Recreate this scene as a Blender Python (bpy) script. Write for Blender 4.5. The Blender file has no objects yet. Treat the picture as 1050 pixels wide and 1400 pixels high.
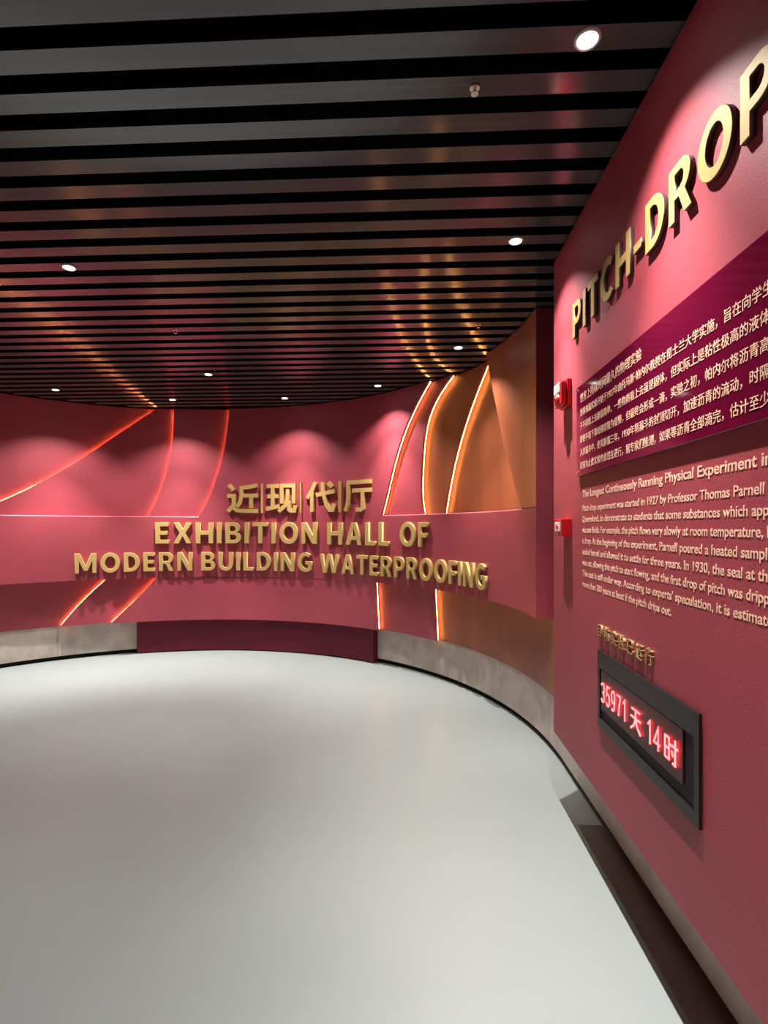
import bpy, bmesh, math, random
import numpy as np
from mathutils import Vector, Matrix

random.seed(4)
SC = bpy.context.scene
COL = SC.collection
R2D = math.degrees
# ------------------------------------------------------------------ camera, world, exposure
cam = bpy.data.cameras.new('camera')
cam.sensor_fit = 'AUTO'
cam.sensor_width = 36
cam.lens = 720 / 1400 * 36
cam.shift_y = 22 / 1400
cam.clip_start = .02
co = bpy.data.objects.new('camera', cam)
COL.objects.link(co)
co.location = (0, 0, 1.43)
co.rotation_euler = (math.pi / 2, 0, math.atan2(34, 720))
SC.camera = co
w = bpy.data.worlds.new('world')
SC.world = w
w.use_nodes = True
w.node_tree.nodes['Background'].inputs[0].default_value = (1, .9, .85, 1)
w.node_tree.nodes['Background'].inputs[1].default_value = .01
SC.view_settings.view_transform = 'Standard'
SC.view_settings.look = 'None'
SC.view_settings.gamma = 1
SC.view_settings.exposure = 0.0
SC.view_settings.use_curve_mapping = False

BEAM = 3.9             # how much stronger the narrow core of each wall downlight is than its spill
# strengths of the lamps the hall has
WASH = 65.0            # ceiling downlights close to the walls
HALL = 112.0            # ceiling downlights over the open floor
WHITE = (1.0, .985, .95)
STRIP_RED = ((1.0, .42, .13), 85.0)
STRIP_GOLD = ((1.0, .48, .13), 80.0)

# ------------------------------------------------------------------ hall plan: a round end wall, straight side walls
CX, CY = -2.0, 3.2
CEIL = 2.82            # underside of the slats
TOP = 2.812            # top of the cladding

def P(th, R, h):
    """point on the round wall at angle th (degrees), radius R; below 0 / above 180 the wall runs straight"""
    if th < 0:
        return Vector((CX + R, CY + math.radians(th) * R, h))
    if th > 180:
        return Vector((CX - R, CY - math.radians(th - 180) * R, h))
    a = math.radians(th)
    return Vector((CX + R * math.cos(a), CY + R * math.sin(a), h))

# ------------------------------------------------------------------ materials
def mat(name, col, rough=.5, metal=0., spec=.5, emit=None, strength=0., coat=0., coat_rough=.05):
    m = bpy.data.materials.new(name)
    m.use_nodes = True
    b = m.node_tree.nodes['Principled BSDF']
    b.inputs['Base Color'].default_value = (*col, 1)
    b.inputs['Roughness'].default_value = rough
    b.inputs['Metallic'].default_value = metal
    b.inputs['Specular IOR Level'].default_value = spec
    b.inputs['Coat Weight'].default_value = coat
    b.inputs['Coat Roughness'].default_value = coat_rough
    if emit:
        b.inputs['Emission Color'].default_value = (*emit, 1)
        b.inputs['Emission Strength'].default_value = strength
    return m

def vary(m, scale, amount, bump=0., bscale=200., stretch=(1, 1, 1), detail=4., dist=.002):
    """mottled colour (multiplying the base colour) and a fine bump, in object space"""
    nt = m.node_tree
    b = nt.nodes['Principled BSDF']
    tc = nt.nodes.new('ShaderNodeTexCoord')
    mp = nt.nodes.new('ShaderNodeMapping')
    mp.inputs['Scale'].default_value = stretch
    nt.links.new(tc.outputs['Object'], mp.inputs['Vector'])
    if amount:
        n = nt.nodes.new('ShaderNodeTexNoise')
        n.inputs['Scale'].default_value = scale
        n.inputs['Detail'].default_value = detail
        nt.links.new(mp.outputs[0], n.inputs['Vector'])
        r = nt.nodes.new('ShaderNodeMapRange')
        r.inputs['From Min'].default_value = .3
        r.inputs['From Max'].default_value = .7
        r.inputs['To Min'].default_value = 1 - amount
        r.inputs['To Max'].default_value = 1 + amount
        nt.links.new(n.outputs['Fac'], r.inputs['Value'])
        mx = nt.nodes.new('ShaderNodeMix')
        mx.data_type = 'RGBA'
        mx.blend_type = 'MULTIPLY'
        mx.inputs[0].default_value = 1
        mx.inputs[6].default_value = b.inputs['Base Color'].default_value
        nt.links.new(r.outputs[0], mx.inputs[7])
        nt.links.new(mx.outputs[2], b.inputs['Base Color'])
    if bump:
        n2 = nt.nodes.new('ShaderNodeTexNoise')
        n2.inputs['Scale'].default_value = bscale
        n2.inputs['Detail'].default_value = 3
        nt.links.new(mp.outputs[0], n2.inputs['Vector'])
        bp = nt.nodes.new('ShaderNodeBump')
        bp.inputs['Strength'].default_value = bump
        bp.inputs['Distance'].default_value = dist
        nt.links.new(n2.outputs['Fac'], bp.inputs['Height'])
        nt.links.new(bp.outputs[0], b.inputs['Normal'])
    return m

MAROON = (.33, .047, .064)
M = {
    'maroon': vary(mat('maroon_paint', MAROON, .5, spec=.45), 3, .07, .12, 260),
    'stipple': vary(mat('maroon_stippled_paint', MAROON, .55, spec=.35), 3, .05, .45, 330, dist=.002),
    'plinth': vary(mat('dark_maroon_paint', (.12, .010, .025), .5, spec=.2), 4, .08),
    'bronze': vary(mat('brushed_bronze_laminate', (.31, .082, .033), .42, spec=.5), 1.0, .2, .1, 60, stretch=(4, 4, .3), detail=6),
    'stone': vary(mat('beige_stone', (.46, .395, .335), .45), 7, .18, .15, 60, detail=7),
    'floor': vary(mat('pale_grey_resin', (.265, .286, .277), .36, spec=.4), 1.3, .03),
    'black': mat('black_paint', (.006, .006, .006), .6, spec=.2),
    'plenum': mat('black_plenum', (.004, .004, .004), .9, spec=.0),
    'slat': vary(mat('dark_grey_lacquer', (.05, .051, .056), .15, spec=.6), 3, .1, stretch=(.3, 14, 1)),
    'slat_shade': mat('painted_slat_shade', (.006, .006, .006), .5, spec=.2),  # unlit slat faces: shade painted in as black, not a second finish
    'gold': vary(mat('satin_gold', (.53, .345, .12), .55, metal=.15, spec=.3), 30, .06),
    'return': mat('dark_brown_return', (.05, .022, .012), .5),
    'gold_bright': mat('polished_gold', (.75, .55, .26), .25, metal=.8),
    'print': mat('cream_vinyl', (.86, .51, .36), .6),
    'board': mat('crimson_acrylic', (.115, .003, .022), .07, spec=.5),
    'steel': mat('steel', (.7, .68, .65), .25, metal=1),
    'frame': vary(mat('charcoal_frame', (.014, .010, .011), .4, spec=.25), 40, .15),
    'screen': mat('led_screen', (.06, .008, .009), .35, spec=.2),
    'digits': mat('red_led', (.5, .02, .02), .5, emit=(1, .055, .06), strength=10),
    'red': mat('red_plastic', (.55, .008, .014), .3, spec=.5),
    'white': mat('white_plastic', (.7, .66, .64), .4),
    'grey_print': mat('grey_print', (.2, .19, .19), .6),
    'trim': mat('white_trim_ring', (.5, .48, .45), .35),
    'lens': mat('lamp_lens', (1, 1, 1), .4, emit=(1, .95, .88), strength=22),
    'strip_red': mat('red_orange_light_strip', (1, .5, .4), .5, emit=STRIP_RED[0], strength=STRIP_RED[1]),
    'strip_gold': mat('amber_light_strip', (1, .7, .4), .5, emit=STRIP_GOLD[0], strength=STRIP_GOLD[1]),
    'ceiling': mat('black_ceiling', (.004, .004, .004), .9, spec=0),
    'dark_wall': mat('dark_wall', (.05, .02, .022), .6),
}

# ------------------------------------------------------------------ helpers
def link(name, bm, m, parent=None, smooth=False):
    me = bpy.data.meshes.new(name)
    bmesh.ops.recalc_face_normals(bm, faces=bm.faces)
    bm.to_mesh(me)
    bm.free()
    for x in (m if isinstance(m, (list, tuple)) else [m]):
        me.materials.append(x)
    if smooth:
        for p in me.polygons:
            p.use_smooth = True
    o = bpy.data.objects.new(name, me)
    COL.objects.link(o)
    if parent:
        o.parent = parent
    return o

def tag(o, label=None, cat=None, group=None, kind=None):
    if label: o['label'] = label
    if cat: o['category'] = cat
    if group: o['group'] = group
    if kind: o['kind'] = kind
    return o

def thing(name, loc, label, cat, group=None, rz=0.):
    o = bpy.data.objects.new(name, None)
    o.empty_display_size = .05
    COL.objects.link(o)
    o.location = loc
    o.rotation_euler = (0, 0, rz)
    return tag(o, label, cat, group)

def box(bm, lo, hi):
    xs, ys, zs = zip(lo, hi)
    v = [bm.verts.new((x, y, z)) for x in xs for y in ys for z in zs]
    for f in ((0, 1, 3, 2), (4, 6, 7, 5), (0, 4, 5, 1), (2, 3, 7, 6), (0, 2, 6, 4), (1, 5, 7, 3)):
        bm.faces.new([v[i] for i in f])
    return bm

def bevel(bm, w, seg=2):
    bmesh.ops.bevel(bm, geom=list(bm.edges), offset=w, segments=seg, affect='EDGES', profile=.6)
    return bm

def cyl(bm, c, r0, r1, z0, z1, n=24, cap=True):
    lo = [bm.verts.new((c[0] + r0 * math.cos(2 * math.pi * i / n), c[1] + r0 * math.sin(2 * math.pi * i / n), z0)) for i in range(n)]
    hi = [bm.verts.new((c[0] + r1 * math.cos(2 * math.pi * i / n), c[1] + r1 * math.sin(2 * math.pi * i / n), z1)) for i in range(n)]
    for i in range(n):
        bm.faces.new((lo[i], lo[(i + 1) % n], hi[(i + 1) % n], hi[i]))
    if cap:
        bm.faces.new(lo); bm.faces.new(hi)
    return bm

def slab(bm, rows, R, thick, n=40):
    """solid piece of curved cladding: rows = (height, angle of left edge, angle of right edge), front at R, back at R + thick"""
    grid = {}
    for side, r in ((0, R), (1, R + thick)):
        for i, (h, a, b, *d) in enumerate(rows):
            for j in range(n + 1):
                grid[side, i, j] = bm.verts.new(P(a + (b - a) * j / n, r + (d[0] if d and side == 0 else 0), h))
    m = len(rows) - 1
    for i in range(m):
        for j in range(n):
            for s in (0, 1):
                q = [grid[s, i, j], grid[s, i, j + 1], grid[s, i + 1, j + 1], grid[s, i + 1, j]]
                bm.faces.new(q if s == 0 else q[::-1])
        for j in (0, n):
            bm.faces.new([grid[0, i, j], grid[0, i + 1, j], grid[1, i + 1, j], grid[1, i, j]])
    for j in range(n):
        for i in (0, m):
            bm.faces.new([grid[0, i, j], grid[0, i, j + 1], grid[1, i, j + 1], grid[1, i, j]])
    return bm

def fit(pts, deg=3):
    t = np.array(pts)
    k = np.polyfit(t[:, 1], t[:, 0], deg)
    return lambda h: float(np.polyval(k, h))

def hs(a, b, n):
    return [a + (b - a) * i / n for i in range(n + 1)]

def tube(bm, pts, r=.004, n=6):
    rings = []
    for i, p in enumerate(pts):
        d = (pts[min(i + 1, len(pts) - 1)] - pts[max(i - 1, 0)]).normalized()
        u = d.cross(Vector((CX - p.x, CY - p.y, 0)).normalized()).normalized()
        v = d.cross(u)
        rings.append([bm.verts.new(p + (u * math.cos(2 * math.pi * k / n) + v * math.sin(2 * math.pi * k / n)) * r) for k in range(n)])
    for a, b in zip(rings, rings[1:]):
        for k in range(n):
            bm.faces.new((a[k], a[(k + 1) % n], b[(k + 1) % n], b[k]))
    bm.faces.new(rings[0]); bm.faces.new(rings[-1])
    return bm

def strip(parent, edge, h0, h1, R, side, m):
    """light strip just inside the edge of a front panel; side +1: the recess lies to the left, -1: to the right"""
    bm = bmesh.new()
    tube(bm, [P(edge(h) + side * R2D((-.0018 if side > 0 else .0006) / R), R + (.037 if side > 0 else .030), h) for h in hs(h0, h1, 28)], .0014)
    return link('light_strip', bm, m, parent, True)

# ------------------------------------------------------------------ the setting
bm = bmesh.new(); box(bm, (-5.3, -3.2, -.1), (1.3, 6.6, 0))
tag(link('floor', bm, M['floor']), 'pale grey glossy resin floor of the hall', 'floor', kind='structure')
bm = bmesh.new(); box(bm, (-5.3, -3.2, 3.12), (1.3, 6.6, 3.2))
tag(link('ceiling', bm, M['ceiling']), 'black ceiling void above the slats', 'ceiling', kind='structure')
bm = bmesh.new(); slab(bm, [(0, 182, 0), (3.12, 182, 0)], 3.0, .1, 90)
tag(link('wall_far', bm, M['dark_wall']), 'round end wall behind the maroon cladding', 'wall', kind='structure')
bm = bmesh.new(); box(bm, (1.0, -3.1, 0), (1.1, 3.2, 3.12))
tag(link('wall_right', bm, M['dark_wall']), 'straight side wall behind the text panel', 'wall', kind='structure')
bm = bmesh.new(); box(bm, (-5.1, -3.1, 0), (-5.0, 3.2, 3.12))
tag(link('wall_left', bm, M['maroon']), 'maroon side wall on the left, outside the frame', 'wall', kind='structure')
bm = bmesh.new(); box(bm, (-5.1, -3.2, 0), (1.1, -3.1, 3.12))
tag(link('wall_back', bm, M['dark_wall']), 'wall behind the camera', 'wall', kind='structure')

# black shadow gap, stone base
bm = bmesh.new(); slab(bm, [(0, 182, -75), (.05, 182, -75)], 2.955, .018, 120)
tag(link('trim_1', bm, M['black']), 'black recessed kick strip under the stone base', 'trim', kind='structure')
def stone(name, joints, label):
    bm = bmesh.new()
    for a, b in zip(joints, joints[1:]):
        g = R2D(.0016 / 2.92)
        slab(bm, [(.045, a - g, b + g), (.369, a - g, b + g)], 2.92, .03, max(4, int(abs(a - b) / 1.5)))
    tag(link(name, bm, M['stone']), label, 'baseboard', kind='structure')
stone('baseboard_left', [172, 157.5, 142.5, 127.68, 112.4], 'beige stone base course left of the maroon plinth')
stone('baseboard_right', [55.2, 45.38, 35.25, 20.86, 5, -16, -40, -64, -75], 'beige stone base course right of the maroon plinth')

# the flat panel on the right, standing clear of the stone base
PX = .753
bm = bmesh.new(); box(bm, (PX, -1.6, .371), (.955, 2.78, TOP)); bevel(bm, .003, 1)
tag(link('trim_2', bm, M['stipple']), 'maroon stippled wall panel on the right carrying the gold lettering', 'wall panel', kind='structure')

# ------------------------------------------------------------------ relief panels of the round wall
RC, RB, RA, R0 = 2.80, 2.855, 2.91, 2.965
B0, B1 = .863, 1.563           # lower and upper edge of the horizontal band
LOW = .372
c1 = fit([(142.5, 1.566), (137.79, 1.71), (132.83, 1.841), (126.94, 2.05), (122.14, 2.241), (116.39, 2.489), (111.91, 2.678), (108.22, 2.807)])
c2 = fit([(109.85, 1.572), (107.98, 1.781), (106.24, 2.034), (105.28, 2.287), (104.64, 2.499), (104.48, 2.811)])
c3 = fit([(98.61, 1.565), (95.91, 1.819), (93.86, 2.124), (92.48, 2.42), (91.78, 2.631), (91.52, 2.8)])
c4 = fit([(118.43, .868), (122.14, .683), (124.91, .534), (127.08, .386)], 2)
c5 = fit([(107.98, .87), (111.85, .66), (114.87, .51), (117.68, .373)], 2)
r1 = fit([(52.25, 1.55), (50.41, 1.854), (47.33, 2.226), (45.04, 2.451), (42.95, 2.613), (39.56, 2.769)])
r2 = fit([(41.29, 1.549), (42.13, 1.833), (41.92, 2.15), (40.25, 2.454), (38.56, 2.626), (35.38, 2.748)], 4)
r3 = fit([(36.95, 1.553), (35.48, 1.813), (34.0, 2.073), (31.44, 2.35), (28.63, 2.546), (26.88, 2.682), (25.12, 2.781)])
r4 = fit([(9.1, 1.575), (12.33, 1.806), (14.91, 2.034), (17.9, 2.364), (19.6, 2.582), (20.56, 2.721)])
r5 = fit([(53.87, .86), (53.27, .385)], 1)
r6 = fit([(38.58, .852), (37.95, .396)], 1)
END = 2.88
UP = hs(B1 - .05, TOP, 26)
DN = hs(LOW, B0 + .05, 10)
SEAM2 = c3(1.5636)

def panel(label, pieces, m, cat='wall panel'):
    bm = bmesh.new()
    for rows, R, t, n in pieces:
        slab(bm, rows, R, t, n)
    o = link('relief_panel', bm, m, None, True)
    o.data.set_sharp_from_angle(angle=math.radians(25))
    return tag(o, label, cat, 'relief panels on the round wall')

# centre panel
rows = [(h, c5(h), r5(h)) for h in hs(LOW, B0, 10)] + [(B0 + .0006, SEAM2, 52.4)] + [(B1, SEAM2, 52.4)] + \
       [(h, c3(h), r1(h)) for h in hs(B1 + .0006, TOP, 26)]
centre = panel('maroon centre panel of the curved wall carrying the gold hall title', [(rows, RC, .034, 70)], M['maroon'])
strip(centre, c3, B1 + .01, TOP - .005, RC, 1, M['strip_red'])
strip(centre, c5, LOW + .01, B0 - .005, RC, 1, M['strip_red'])
strip(centre, r1, B1 + .01, TOP - .005, RC, -1, M['strip_gold'])
strip(centre, r5, LOW + .01, B0 - .005, RC, -1, M['strip_gold'])
# left, stepping back
pB = panel('narrow maroon curved panel left of the centre panel, under the second glowing edge', [([(h, c2(h), c3(h) - 3) for h in UP], RB, .03, 16)], M['maroon'])
strip(pB, c2, B1 + .01, TOP - .005, RB, 1, M['strip_red'])
pA = panel('maroon sail-shaped panel under the long sweeping glowing edge at upper left', [([(h, c1(h), c2(h) - 3) for h in UP], RA, .03, 30)], M['maroon'])
strip(pA, c1, B1 + .01, TOP - .005, RA, 1, M['strip_red'])
panel('rearmost maroon panel at upper left, lit by a wide downlight scallop', [([(h, 168, 104) for h in (B1 - .05, TOP)], R0, .03, 44)], M['maroon'])
pl = panel('maroon slanted panel below the band at left, between two slanting glowing edges', [([(h, c4(h), c5(h) - 3) for h in DN], RB, .03, 12)], M['maroon'])
strip(pl, c4, LOW + .01, B0 - .005, RB, 1, M['strip_red'])
panel('rearmost maroon panel below the band at far left above the stone', [([(h, 168, 114) for h in (LOW, B0 + .05)], RA, .03, 40)], M['maroon'])
panel('plain maroon horizontal band left of the gold title', [([(B0, 168, SEAM2 + .03), (B1 - .008, 168, SEAM2 + .03), (B1, 168, SEAM2 + .03, .008)], RC, .125, 44)], M['maroon'])
# right, stepping back
pD = panel('narrow maroon petal panel right of the centre panel with amber glow', [([(h, r1(h) + 3, r2(h)) for h in UP], RB, .03, 14)], M['maroon'])
strip(pD, r2, B1 + .01, TOP - .005, RB, -1, M['strip_gold'])
pE = panel('bronze petal panel between the second and third amber glowing edges', [([(h, r2(h) + 3, r3(h)) for h in UP], RA, .03, 14)], M['bronze'])
strip(pE, r3, B1 + .01, TOP - .005, RA, -1, M['strip_gold'])
panel('widest bronze petal panel right of the third amber edge, glowing orange', [([(h, r3(h) + 3, r4(h) - 3) for h in UP], R0, .03, 26)], M['bronze'])
g = panel('plain bronze end panel at upper right beside the text wall', [([(h, r4(h), END) for h in hs(B1 + .0005, TOP, 26)], RC, .12, 18)], M['bronze'])
def endcap(parent, h0, h1):
    bm = bmesh.new(); slab(bm, [(h0, END - .01, END - .1), (h1, END - .01, END - .1)], RC - .002, .172, 1)
    tag(link('end_cap', bm, M['maroon'], parent), 'maroon end face')
endcap(g, B1 + .0005, TOP)
bd = panel('plain maroon horizontal band right of the gold title', [([(B0, 52.37, END), (B1 - .008, 52.37, END), (B1, 52.37, END, .008)], RC, .12, 44)], M['maroon'])
endcap(bd, B0, B1)
pd = panel('reddish bronze panel below the band between two amber vertical edges', [([(h, r5(h) + 3, r6(h)) for h in DN], RB, .03, 12)], M['maroon'])
strip(pd, r6, LOW + .01, B0 - .005, RB, -1, M['strip_gold'])
panel('long bronze panel below the band running to the text wall', [([(h, r6(h) + 3, -14) for h in (LOW, B0 + .05)], RA, .03, 44)], M['bronze'])
# plinth under the centre panel
bm = bmesh.new(); slab(bm, [(.012, 112.25, 55.3), (.362, 112.25, 55.3)], 2.86, .09, 50)
tag(link('curved_plinth', bm, M['plinth']), 'dark maroon curved plinth under the centre panel, between the stone bases', 'plinth')

# ------------------------------------------------------------------ ceiling slats
ORD = ('nearest second third fourth fifth sixth seventh eighth ninth tenth eleventh twelfth thirteenth fourteenth fifteenth sixteenth '
       'seventeenth eighteenth nineteenth twentieth twenty-first twenty-second twenty-third twenty-fourth twenty-fifth twenty-sixth '
       'twenty-seventh twenty-eighth twenty-ninth thirtieth thirty-first thirty-second').split()
def slat(y):
    dy = max(y + .08 - CY, y - CY)
    e = math.sqrt(max(.01, 2.965 ** 2 - max(dy, 0) ** 2))
    bm = bmesh.new()
    box(bm, (CX - e, y, CEIL), (CX + e, y + .08, CEIL + .06))
    bm.normal_update()
    for f in bm.faces:
        f.material_index = 0 if abs(f.calc_center_median().z - CEIL) < 1e-4 else 1
    return link('overhead_slat', bm, [M['slat'], M['slat_shade']])
k = 0
for i in range(-12, 31):
    y = 1.33 + .15 * i
    if y + .08 > CY + 2.93:
        break
    o = slat(y)
    if i < 0:
        tag(o, 'dark ceiling slat overhead, nearer than any in view', 'ceiling slat', 'ceiling slats')
    else:
        tag(o, ('glossy dark ceiling slat, the nearest one in view at the top of the photo' if i == 0 else
                'glossy dark ceiling slat, %s in the row counted back from the nearest' % ORD[i]), 'ceiling slat', 'ceiling slats')

# ------------------------------------------------------------------ downlights
def downlight(x, y, power, label, cone=112, blend=.75):
    t = thing('downlight', (x, y, CEIL), label, 'ceiling light', 'ceiling downlights')
    bm = bmesh.new()
    n = 32
    prof = [(.028, -.001), (.0285, -.007), (.034, -.008), (.037, -.004), (.037, .0)]
    rings = [[bm.verts.new((r * math.cos(2 * math.pi * a / n), r * math.sin(2 * math.pi * a / n), z)) for a in range(n)] for r, z in prof]
    for p, q in zip(rings, rings[1:]):
        for a in range(n):
            bm.faces.new((p[a], p[(a + 1) % n], q[(a + 1) % n], q[a]))
    tr = link('trim_ring', bm, M['trim'], t, True)
    bm = bmesh.new(); cyl(bm, (0, 0), .028, .028, -.004, -.001, n)
    link('lens', bm, M['lens'], t)
    l = bpy.data.lights.new('spot_lamp', 'SPOT')
    l.energy = power
    l.color = WHITE
    l.spot_size = math.radians(cone)
    l.spot_blend = blend
    l.shadow_soft_size = .012
    lamps = [l]
    if cone > 80:
        c = l.copy()
        c.energy = power * BEAM
        c.spot_size = math.radians(64)
        c.spot_blend = 1.0
        lamps.append(c)
    for q in lamps:
        lo = bpy.data.objects.new('spot_lamp', q)
        COL.objects.link(lo)
        lo.parent = t
        lo.location = (0, 0, -.035)
    return t

for x, y, e, lb in [
    (.506, 1.52, WASH, 'bright round downlight nearest the camera, by the top of the right wall'),
    (.515, 2.57, WASH, 'round downlight by the right wall, above the first gold letters'),
    (.38, 4.07, WASH, 'round downlight in front of the bronze petal panels'),
    (-.302, 5.12, WASH, 'small round downlight near the far wall, left of the amber edges'),
    (-1.325, 5.57, WASH, 'small round downlight above the middle of the gold title'),
    (-2.548, 5.57, WASH * 1.4, 'small round downlight at the ceiling edge above the second red glowing edge'),
    (-3.541, 5.12, WASH * 1.6, 'small round downlight near the ceiling edge at far left'),
    (-1.807, 2.72, HALL, 'round downlight over the open floor at left'),
    (-1.807, 4.67, HALL, 'round downlight over the floor, back towards the gold title'),
]:
    downlight(x, y, e, lb, *((76, .7) if e == HALL else ()))
for x, y, e in [(.51, .47, WASH), (.51, -.58, WASH), (-1.807, .77, HALL), (-1.807, -1.18, HALL), (-4.25, 4.22, WASH), (-4.5, 2.57, WASH), (-4.5, .9, WASH)]:
    downlight(x, y, e, 'round ceiling downlight outside the picture', *((76, .7) if e == HALL else ()))

# small sprinkler heads
for x, y, lb in [(.473, 3.62, 'tiny sprinkler head on the ceiling before the amber petals'),
                 (.207, 1.67, 'tiny sprinkler head on the ceiling left of the bright downlight'),
                 (-1.635, 3.62, 'tiny sprinkler head in the ceiling at left centre')]:
    t = thing('sprinkler_head', (x, y, CEIL), lb, 'sprinkler', 'ceiling sprinklers')
    bm = bmesh.new(); cyl(bm, (0, 0), .018, .016, 0, -.006, 20); link('escutcheon', bm, M['steel'], t, False)
    bm = bmesh.new(); cyl(bm, (0, 0), .006, .005, -.006, -.022, 12); link('nozzle', bm, M['steel'], t)
    bm = bmesh.new(); cyl(bm, (0, 0), .012, .012, -.022, -.024, 16); link('deflector', bm, M['steel'], t)

# ------------------------------------------------------------------ letters
def arc(cx, cy, rx, ry, a0, a1, n=18):
    return [(cx + rx * math.cos(math.radians(a0 + (a1 - a0) * i / n)), cy + ry * math.sin(math.radians(a0 + (a1 - a0) * i / n))) for i in range(n + 1)]

GL = {
    'E': (.62, [[(0, 0), (.62, 0), (.62, .185), (.22, .185), (.22, .415), (.55, .415), (.55, .6), (.22, .6), (.22, .815), (.60, .815), (.60, 1), (0, 1)]]),
    'F': (.60, [[(0, 0), (.22, 0), (.22, .38), (.54, .38), (.54, .565), (.22, .565), (.22, .815), (.60, .815), (.60, 1), (0, 1)]]),
    'L': (.58, [[(0, 0), (.58, 0), (.58, .185), (.22, .185), (.22, 1), (0, 1)]]),
    'I': (.22, [[(0, 0), (.22, 0), (.22, 1), (0, 1)]]),
    'H': (.82, [[(0, 0), (.22, 0), (.22, .41), (.60, .41), (.60, 0), (.82, 0), (.82, 1), (.60, 1), (.60, .605), (.22, .605), (.22, 1), (0, 1)]]),
    'T': (.76, [[(.27, 0), (.49, 0), (.49, .815), (.76, .815), (.76, 1), (0, 1), (0, .815), (.27, .815)]]),
    'N': (.82, [[(0, 0), (.205, 0), (.205, .62), (.575, 0), (.82, 0), (.82, 1), (.615, 1), (.615, .38), (.245, 1), (0, 1)]]),
    'M': (1.02, [[(0, 0), (.2, 0), (.2, .6), (.42, .12), (.60, .12), (.82, .6), (.82, 0), (1.02, 0), (1.02, 1), (.78, 1), (.51, .38), (.24, 1), (0, 1)]]),
    'W': (1.32, [[(.22, 0), (.47, 0), (.66, .70), (.85, 0), (1.10, 0), (1.32, 1), (1.1, 1), (.975, .32), (.78, 1), (.54, 1), (.345, .32), (.22, 1), (0, 1)]]),
    'A': (.9, [[(0, 0), (.23, 0), (.295, .22), (.605, .22), (.67, 0), (.9, 0), (.58, 1), (.32, 1)], [(.345, .39), (.45, .77), (.555, .39)]]),
    'X': (.84, [[(0, 0), (.24, 0), (.42, .34), (.60, 0), (.84, 0), (.555, .51), (.83, 1), (.59, 1), (.425, .68), (.25, 1), (.01, 1), (.285, .515)]]),
    'O': (.96, [arc(.48, .5, .48, .515, 0, 350, 35), arc(.48, .5, .25, .325, 0, 350, 35)]),
    'D': (.80, [[(0, 0)] + arc(.3, .5, .5, .5, -90, 90) + [(0, 1)], [(.22, .18)] + arc(.3, .5, .27, .32, -90, 90) + [(.22, .82)]]),
    'P': (.75, [[(0, 0), (.22, 0), (.22, .34)] + arc(.40, .67, .35, .33, -90, 90) + [(0, 1)], [(.22, .51)] + arc(.38, .67, .15, .16, -90, 90) + [(.22, .83)]]),
    'R': (.80, [[(0, 0), (.22, 0), (.22, .38), (.36, .38), (.55, 0), (.80, 0), (.575, .41)] + arc(.40, .69, .35, .31, -55, 90) + [(0, 1)],
                [(.22, .53)] + arc(.38, .68, .15, .15, -90, 90) + [(.22, .83)]]),
    'B': (.75, [[(0, 0)] + arc(.42, .275, .33, .275, -90, 60) + arc(.39, .745, .31, .255, -50, 90) + [(0, 1)],
                [(.22, .17)] + arc(.40, .29, .13, .12, -90, 90) + [(.22, .41)], [(.22, .58)] + arc(.37, .705, .12, .125, -90, 90) + [(.22, .83)]]),
    'U': (.80, [[(0, 1)] + arc(.40, .38, .40, .395, 180, 360) + [(.80, 1), (.58, 1)] + arc(.40, .38, .18, .21, 360, 180) + [(.22, 1)]]),
    'C': (.80, [arc(.47, .5, .47, .515, 48, 312, 26) + arc(.49, .5, .25, .325, 310, 50, 26)]),
    'G': (.86, [arc(.48, .5, .48, .515, 48, 305, 26) + [(.85, .11), (.85, .56), (.47, .56), (.47, .385), (.64, .385)] + arc(.5, .5, .26, .325, 302, 52, 24)]),
    '-': (.38, [[(0, .3), (.38, .3), (.38, .48), (0, .48)]]),
}
BEAR = .09     # side bearing

def curve_mesh(splines, size, sx, depth, bev):
    """flat outlines with holes -> solid letter facing local -Y, back at y = 0"""
    c = bpy.data.curves.new('outline', 'CURVE')
    c.dimensions = '2D'
    c.fill_mode = 'BOTH'
    c.extrude = depth / 2 - bev
    c.bevel_depth = bev
    c.offset = -bev
    c.bevel_resolution = 0
    for s in splines:
        p = c.splines.new('POLY')
        p.points.add(len(s) - 1)
        for q, (x, y) in zip(p.points, s):
            q.co = (x * size * sx, y * size, 0, 1)
        p.use_cyclic_u = True
    return solid(c, depth)

def solid(c, depth):
    o = bpy.data.objects.new('outline', c)
    COL.objects.link(o)
    dg = bpy.context.evaluated_depsgraph_get()
    me = bpy.data.meshes.new_from_object(o.evaluated_get(dg))
    bpy.data.objects.remove(o)
    bpy.data.curves.remove(c)
    me.transform(Matrix.Translation((0, 0, depth / 2)))
    me.transform(Matrix.Rotation(math.pi / 2, 4, 'X'))
    return me

def studs(me, pts, gap, r=.004):
    """fixing pins from the back of a letter to the wall"""
    bm = bmesh.new()
    bm.from_mesh(me)
    for x, z in pts:
        ring = [[bm.verts.new((x + r * math.cos(a * math.pi / 4), y, z + r * math.sin(a * math.pi / 4))) for a in range(8)] for y in (-.002, gap)]
        for a in range(8):
            bm.faces.new((ring[0][a], ring[0][(a + 1) % 8], ring[1][(a + 1) % 8], ring[1][a]))
    bm.to_mesh(me)
    bm.free()

def put(me, name, loc, rz, m, label, cat, group):
    me.name = name
    me.materials.clear()
    me.materials.append(m)
    o = bpy.data.objects.new(name, me)
    COL.objects.link(o)
    o.location = loc
    o.rotation_euler = (0, 0, rz)
    return tag(o, label, cat, group)

NTH = 'first second third fourth fifth sixth seventh eighth ninth tenth eleventh twelfth thirteenth'.split()
def layout(word):
    x = 0; out = []
    for ch in word:
        out.append((ch, x)); x += GL[ch][0] + 2 * BEAR
    return out, x - 2 * BEAR

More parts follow.
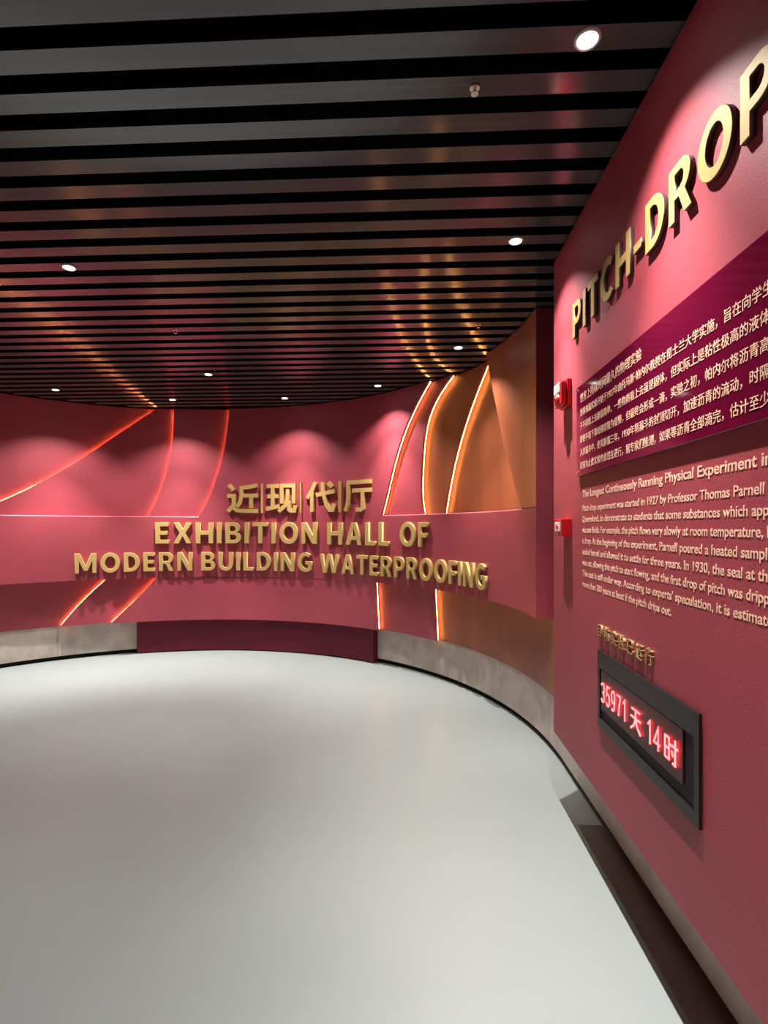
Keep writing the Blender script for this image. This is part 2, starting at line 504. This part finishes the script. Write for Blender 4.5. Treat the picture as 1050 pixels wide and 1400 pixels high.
DEPTH, GAP = .03, .001
def stud_pts(ch, size, sx):
    if ch == '-':
        return [(.19 * size * sx, .39 * size)]
    if ch in 'OCG':
        return [(.12 * size * sx, .5 * size), (.48 * size * sx, .1 * size)]
    if ch == 'T':
        return [(.38 * size * sx, .2 * size), (.38 * size * sx, .9 * size)]
    if ch in 'XA':
        return [(.45 * size * sx, .56 * size if ch == 'X' else .3 * size)]
    if ch == 'W':
        return [(.66 * size * sx, .84 * size)]
    if ch == 'U':
        return [(.11 * size * sx, .6 * size), (.69 * size * sx, .6 * size)]
    return [(.11 * size * sx, .2 * size), (.11 * size * sx, .8 * size)]

def word_round(word, a0, a1, base, cap, place):
    """letters along the round wall from angle a0 to a1, each tangent to it"""
    R = RC - GAP - DEPTH
    ls, wid = layout(word)
    length = math.radians(a0 - a1) * R
    sx = length / (wid * cap)
    for i, (ch, x) in enumerate(ls):
        gw = GL[ch][0] * cap * sx
        th = a0 - R2D((x * cap * sx + gw / 2) / R)
        me = curve_mesh(GL[ch][1], cap, sx, DEPTH, .002)
        me.transform(Matrix.Translation((-gw / 2, 0, 0)))
        studs(me, [(px - gw / 2, pz) for px, pz in stud_pts(ch, cap, sx)], GAP)
        put(me, 'sign_letter', P(th, RC - GAP, base), math.radians(th - 90), M['gold'],
            'gold capital letter %s, %s letter of %s on the curved wall' % (ch, NTH[i], place), 'sign letter', 'gold letters of the hall title')

word_round('EXHIBITION', 108.28, 69.27, 1.254, .240, 'EXHIBITION')
word_round('HALL', 66.55, 49.65, 1.250, .240, 'HALL')
word_round('OF', 46.52, 38.42, 1.252, .232, 'OF')
word_round('MODERN', 124.68, 99.97, .942, .212, 'MODERN')
word_round('BUILDING', 97.96, 70.62, .942, .211, 'BUILDING')
word_round('WATERPROOFING', 68.5, 20.4, .938, .206, 'WATERPROOFING')

def strokes_mesh(strokes, size_x, size_z, wd, depth):
    """a heavy brush-less character from mitred strokes, each a solid bar, in one mesh"""
    bm = bmesh.new()
    for si, s in enumerate(strokes):
        pts = [Vector((x * size_x, z * size_z)) for x, z in s]
        L, Rr = [], []
        for i, p in enumerate(pts):
            d0 = (p - pts[i - 1]).normalized() if i else None
            d1 = (pts[i + 1] - p).normalized() if i < len(pts) - 1 else None
            d0 = d0 or d1; d1 = d1 or d0
            n0 = Vector((-d0.y, d0.x)); n1 = Vector((-d1.y, d1.x))
            mt = (n0 + n1).normalized()
            q = wd / 2 / max(.5, mt.dot(n0))
            L.append(p + mt * q); Rr.append(p - mt * q)
        eps = .0003 * (si % 4)
        def v(p, y): return bm.verts.new((p.x, y, p.y))
        f = [[v(p, -depth - eps) for p in L], [v(p, -depth - eps) for p in Rr], [v(p, 0) for p in L], [v(p, 0) for p in Rr]]
        n = len(pts)
        for i in range(n - 1):
            bm.faces.new((f[0][i], f[0][i + 1], f[1][i + 1], f[1][i]))
            bm.faces.new((f[2][i], f[3][i], f[3][i + 1], f[2][i + 1]))
            bm.faces.new((f[0][i], f[2][i], f[2][i + 1], f[0][i + 1]))
            bm.faces.new((f[1][i], f[1][i + 1], f[3][i + 1], f[3][i]))
        for i in (0, n - 1):
            bm.faces.new((f[0][i], f[1][i], f[3][i], f[2][i]))
    bmesh.ops.recalc_face_normals(bm, faces=bm.faces)
    me = bpy.data.meshes.new('character')
    bm.to_mesh(me)
    bm.free()
    return me

HAN = {
    '近': [[(.08, .95), (.23, .76)], [(.03, .57), (.23, .57), (.23, .2)], [(.23, .25), (.05, .05)], [(.2, .19), (.34, .08), (.55, .06), (.99, .06)],
          [(.95, .93), (.72, .87), (.47, .84)], [(.475, .9), (.47, .55), (.42, .34), (.33, .2)], [(.47, .58), (.99, .58)], [(.77, .58), (.77, .15)]],
    '现': [[(.03, .89), (.42, .89)], [(.05, .55), (.40, .55)], [(.01, .12), (.44, .22)], [(.225, .89), (.225, .18)],
          [(.52, .30), (.52, .90), (.91, .90), (.91, .30)], [(.715, .78), (.715, .5), (.64, .24), (.42, .04)], [(.755, .42), (.755, .1), (.81, .06), (.93, .06), (.97, .24)]],
    '代': [[(.31, .97), (.19, .70), (.03, .46)], [(.20, .68), (.20, .01)], [(.34, .56), (.97, .67)],
          [(.56, .97), (.59, .6), (.69, .26), (.80, .07), (.90, .07), (.96, .25)], [(.75, .95), (.89, .80)]],
    '厅': [[(.095, .92), (.99, .92)], [(.15, .92), (.15, .45), (.11, .2), (.03, .02)], [(.30, .66), (.99, .66)], [(.68, .66), (.68, .1), (.62, .06), (.44, .06)]],
}
for (ch, a0, a1), nm in zip([('近', 92.11, 84.27), ('现', 82.45, 74.63), ('代', 72.15, 64.39), ('厅', 62.02, 54.58)],
                           ('first', 'second', 'third', 'last')):
    R = RC - GAP - DEPTH
    wd = math.radians(a0 - a1) * R
    me = strokes_mesh(HAN[ch], wd, .34, .044, DEPTH)
    me.transform(Matrix.Translation((-wd / 2, 0, 0)))
    a, b = HAN[ch][1][0], HAN[ch][1][-1]
    s = HAN[ch][3]
    studs(me, [((a[0] * .5 + b[0] * .5 - .5) * wd if ch != '近' else (.23 - .5) * wd, .34 * (.5 * a[1] + .5 * b[1]) if ch != '近' else .34 * .4),
               (((s[0][0] + s[1][0]) / 2 - .5) * wd, (s[0][1] + s[1][1]) / 2 * .34)], GAP)
    th = (a0 + a1) / 2
    put(me, 'sign_character', P(th, RC - GAP, 1.606), math.radians(th - 90), M['gold'],
        'gold Chinese character %s, %s of the four above EXHIBITION HALL' % (ch, nm), 'sign character', 'gold Chinese title characters')
for th, lb in ((83.4, 'thin gold upright bar between the characters 近 and 现'), (73.4, 'thin gold upright bar between the characters 现 and 代'),
               (63.2, 'thin gold upright bar between the characters 代 and 厅')):
    bm = bmesh.new(); box(bm, (-.006, -.04, 0), (.006, GAP, .34))
    me = bpy.data.meshes.new('sign_bar'); bmesh.ops.recalc_face_normals(bm, faces=bm.faces); bm.to_mesh(me); bm.free()
    put(me, 'sign_bar', P(th, RC - GAP, 1.601), math.radians(th - 90), M['gold'], lb, 'sign bar', 'gold bars between the characters')

# PITCH-DROP along the right wall panel: reads from the far end towards the camera
cap, base = .154, 2.282
ls, wid = layout('PITCH-DROP')
y_start, y_lastP = 2.417, 1.212
lastx = ls[-1][1]
sx = (y_start - y_lastP) / (lastx * cap)
for i, (ch, x) in enumerate(ls):
    me = curve_mesh(GL[ch][1], cap, sx, .015, .001)
    o = put(me, 'sign_letter', (PX, y_start - x * cap * sx, base), -math.pi / 2, M['gold'],
        ('gold hyphen between PITCH and DROP on the right wall' if ch == '-' else
         'gold capital letter %s, %s letter of %s on the right wall' % (ch, NTH[i if i < 5 else i - 6], 'PITCH' if i < 5 else 'DROP')),
        'sign letter', 'gold PITCH-DROP letters')
    me.materials.append(M['return'])
    for p in me.polygons:
        p.material_index = 0 if p.normal.y < -.3 else 1

# ------------------------------------------------------------------ printed text
def text_mesh(body, size, extrude=.0003, offset=0.):
    c = bpy.data.curves.new('text', 'FONT')
    c.body = body
    c.size = size
    c.extrude = extrude
    c.offset = offset
    c.resolution_u = 3
    c.fill_mode = 'BOTH'
    return solid(c, extrude * 2)

def width(me):
    xs = [v.co.x for v in me.vertices]
    return max(xs) if xs else 0.

def line(parent, me, x, y, z, sx, m, name='text_line'):
    me.transform(Matrix.Diagonal((sx, 1, 1, 1)))
    me.name = name
    me.materials.clear()
    me.materials.append(m)
    o = bpy.data.objects.new(name, me)
    COL.objects.link(o)
    o.parent = parent
    o.matrix_parent_inverse = parent.matrix_world.inverted()
    o.location = (x, y, z)
    o.rotation_euler = (0, 0, -math.pi / 2)
    return o

def phrases(body):
    out, cur = [], ''
    for i, ch in enumerate(body):
        cur += ch
        if ch in '，' or (ch == ' ' and i and body[i - 1] in ',.'):
            out.append(cur.rstrip()); cur = ''
    return out + [cur] if cur else out

def print_line(parent, body, size, x, y, z, sx, off):
    """one printed line, each phrase of it a part of its own"""
    done = ''
    for ph in phrases(body):
        at = body.index(ph, len(done))
        done = body[:at + len(ph)]
        me = text_mesh(ph, size, offset=off)
        me2 = text_mesh(done, size, offset=off)
        x0 = width(me2) - width(me)
        bpy.data.meshes.remove(me2)
        line(parent, me, x, y - x0 * sx, z, sx, M['print'], 'text_phrase')

# English paragraph straight on the wall
wt = thing('printed_paragraph', (0, 0, 0), 'cream printed English paragraph on the right wall below the crimson board', 'wall text')
EN = [
    (1.563, .0415, 'The Longest Continuously Running Physical Experiment ', 'in the', 1.162, .0007),
    (1.503, .0365, 'Pitch drop experiment was started in 1927 by Professor Thomas ', 'Parnell in', 1.2603, .0004),
    (1.4565, .0365, 'Queensland, to demonstrate to students that some substances ', 'which appear', 1.2994, .0004),
    (1.41, .0365, 'viscous fluids. For example, the pitch flows very slowly at room temperature, ', 'but', 1.1447, .0004),
    (1.3635, .0365, 'a drop. At the beginning of the experiment, Parnell poured a heated ', 'sample of', 1.2317, .0004),
    (1.3165, .0365, 'sealed funnel and allowed it to settle for three years. In 1930, the seal at ', 'the neck', 1.172, .0004),
    (1.27, .0365, 'was cut, allowing the pitch to start flowing, and the first drop of pitch was ', 'dripped', 1.214, .0004),
    (1.2235, .0365, "This test is still under way. According to experts' speculation, it is ", 'estimated', 1.2603, .0004),
    (1.177, .0365, 'more than 300 years at least if the pitch drips out.', '', 1.5488, .0004),
]
for z, size, head, tail, y_tail, off in EN:
    full = text_mesh(head + tail, size, offset=off)
    if tail:                                            # where the last words begin
        wd = width(full) - width(text_mesh(tail, size))
    else:
        wd = width(full)
    print_line(wt, head + tail, size, PX - .0004, 2.324, z, (2.324 - y_tail) / wd, off)

# the crimson board with the Chinese text
BX = .741
ib = thing('text_board', (BX, 2.36, 1.657), 'glossy crimson board with cream Chinese text under the PITCH-DROP letters', 'information board')
bm = bmesh.new(); box(bm, (0, -3.0, 0), (.008, .008, .39)); bevel(bm, .0015, 1)
link('board', bm, M['board'], ib)
for z in (.012, .376):
    bm = bmesh.new(); cyl(bm, (0, 0), .007, .007, -.003, .0125, 16)
    o = link('fixing_pin', bm, M['steel'], ib)
    o.rotation_euler = (0, math.pi / 2, 0)
    o.location = (0, -.002, z)
bpy.context.view_layer.update()
CN = [
    (1.968, '世界上持续时间最久的物理实验', .043, 14),
    (1.910, '沥青滴漏实验开始于1927年由托马斯·帕内尔教授在昆士兰大学实施，旨在向学生', .0343, 0),
    (1.8525, '于不同看上去都很简单，一些物质看上去虽是固体，但实际上是粘性极高的液体，', .0343, 0),
    (1.795, '即便不看下流动速度极为缓慢，但最终会形成一滴，实验之初，帕内尔将沥青高温', .0343, 0),
    (1.739, '入到漏斗中，使其静置三年，1930年将漏斗的封顶切开，加速沥青的流动，时隔八', .0343, 0),
    (1.682, '目前为止此实验也依然在进行，据专家们推测，如果等沥青全部滴完，估计至少还', .0343, 0),
]
em = width(text_mesh('实实实实实实实实实实', 1.0)) / 9.95
for z, s, pitch, _ in CN:
    print_line(ib, s, pitch / em, BX - .0004, 2.318, z + .004, 1.0, 0)

# ------------------------------------------------------------------ day counter
dc = thing('day_counter', (PX, 2.118, .654), 'charcoal framed red digital day counter on the right wall', 'digital display')
def dbox(lo, hi, b=.0015):                       # in wall terms: (out from wall, along wall towards the camera, up)
    bm = bmesh.new()
    box(bm, (-hi[0], -hi[1], lo[2]), (-lo[0], -lo[1], hi[2]))
    return bevel(bm, b, 1) if b else bm
FW, FH, FT = .728, .298, .009
bm = bmesh.new()
outer = [(0, 0), (FW, 0), (FW, FH), (0, FH)]
inner = [(.022, .034), (FW - .024, .034), (FW - .024, FH - .068), (.022, FH - .068)]
vs = {}
for nm_, ring, d in (('of', outer, FT), ('if', inner, FT), ('ob', outer, 0), ('ib', inner, .002)):
    vs[nm_] = [bm.verts.new((-d, -x, z)) for x, z in ring]
for i in range(4):
    j = (i + 1) % 4
    bm.faces.new((vs['of'][i], vs['of'][j], vs['if'][j], vs['if'][i]))
    bm.faces.new((vs['of'][i], vs['ob'][i], vs['ob'][j], vs['of'][j]))
    bm.faces.new((vs['if'][i], vs['if'][j], vs['ib'][j], vs['ib'][i]))
bm.faces.new(vs['ib'])
link('frame', bm, M['frame'], dc)
link('inner_tray', dbox((.0021, .024, .036), (.003, FW - .026, FH - .070), 0), M['black'], dc)
sc_ = link('screen', dbox((.003, .036, .074), (.0075, FW - .082, FH - .0705)), M['screen'], dc)
def stroke_digit(strokes, x0, wd, z0, ht, th):
    me = strokes_mesh(strokes, wd, ht, th, .002)
    me.transform(Matrix.Translation((x0, 0, z0)))
    return me
DG = {
    '3': [arc(.45, .73, .42, .24, 150, -80, 10) + arc(.45, .25, .45, .25, 80, -150, 10)],
    '5': [[(.88, .98), (.2, .98), (.12, .52)] + arc(.45, .31, .45, .31, 120, -145, 12)],
    '9': [arc(.48, .68, .42, .30, 0, 360, 18), [(.90, .68), (.86, .35), (.68, .08), (.4, 0), (.15, .06)]],
    '7': [[(.04, .97), (.92, .97), (.62, .5), (.42, 0)]],
    '1': [[(.15, .80), (.55, .99), (.55, 0)]],
    '4': [[(.72, 0), (.72, .97), (.04, .27), (.98, .27)]],
    '天': [[(.1, .93), (.9, .93)], [(.02, .56), (.98, .56)], [(.5, .93), (.5, .56), (.34, .22), (.02, -.02)], [(.5, .56), (.66, .22), (.98, -.02)]],
    '时': [[(.06, .08), (.06, .92), (.36, .92), (.36, .08), (.06, .08)], [(.06, .5), (.36, .5)], [(.46, .7), (1, .7)], [(.82, 1), (.82, .02), (.64, .04)], [(.54, .5), (.66, .3)]],
}
pos = [(c, 2.070 - i * .0505, .036) for i, c in enumerate('35971')] + [('天', 1.800, .078)] + [('1', 1.678, .036), ('4', 1.634, .040)] + [('时', 1.568, .078)]
for c, y0, wd in pos:
    z0 = .765
    me = stroke_digit(DG[c], 0, wd, 0, .072, .0058)
    me.materials.append(M['digits'])
    o = bpy.data.objects.new('lit_character', me)
    COL.objects.link(o)
    o.parent = dc
    o.rotation_euler = (0, 0, -math.pi / 2)
    o.location = (-.0105, y0 - 2.118, z0 - .654)

# small raised gold characters above the counter
for i, ch in enumerate('目前实验已运行'):
    me = text_mesh(ch, .055, extrude=.004)
    put(me, 'sign_character', (PX, 2.128 - i * .0704, 1.008), -math.pi / 2, M['gold_bright'],
        'small raised gold Chinese character, %s in the short row above the day counter' % NTH[i], 'sign character', 'small gold characters above the counter')

# ------------------------------------------------------------------ fire alarm devices at the end of the wall panel
fa = thing('fire_alarm', (PX, 2.60, 2.0), 'red fire alarm strobe with white label, upper of two on the right wall', 'fire alarm')
bm = box(bmesh.new(), (-.02, -.125, 0), (0, 0, .125)); link('back_box', bevel(bm, .004), M['red'], fa)
bm = box(bmesh.new(), (-.046, -.118, .006), (-.021, -.006, .118)); link('housing', bevel(bm, .008), M['red'], fa)
bm = box(bmesh.new(), (-.052, -.108, .068), (-.045, -.014, .112)); sl = link('strobe_lens', bevel(bm, .003), M['white'], fa)
bm = bmesh.new()
for k in range(3):
    box(bm, (-.0526, -.10, .078 + .01 * k), (-.0519, -.024, .083 + .01 * k))
link('label_print', bm, M['grey_print'], sl)
bm = bmesh.new(); cyl(bm, (0, 0), .03, .024, 0, .012, 28)
for rr in (.012, .018):
    cyl(bm, (0, 0), rr, rr - .002, .012, .015, 24)
o = link('sounder', bm, M['red'], fa); o.rotation_euler = (0, -math.pi / 2, 0); o.location = (-.046, -.062, .036)

cp = thing('call_point', (PX, 2.60, 1.392), 'red manual fire call box, lower of two red devices on the right wall', 'fire alarm')
bm = box(bmesh.new(), (-.046, -.125, 0), (0, 0, .083)); link('housing', bevel(bm, .005), M['red'], cp)
bm = box(bmesh.new(), (-.049, -.105, .022), (-.0455, -.022, .066)); pp = link('press_plate', bevel(bm, .002, 1), M['white'], cp)
bm = bmesh.new(); cyl(bm, (0, 0), .012, .010, 0, .004, 20)
o = link('press_button', bm, M['red'], pp); o.rotation_euler = (0, -math.pi / 2, 0); o.location = (-.049, -.062, .044)
bm = box(bmesh.new(), (-.05, -.075, .006), (-.0455, -.05, .016)); link('key_slot', bm, M['grey_print'], cp)
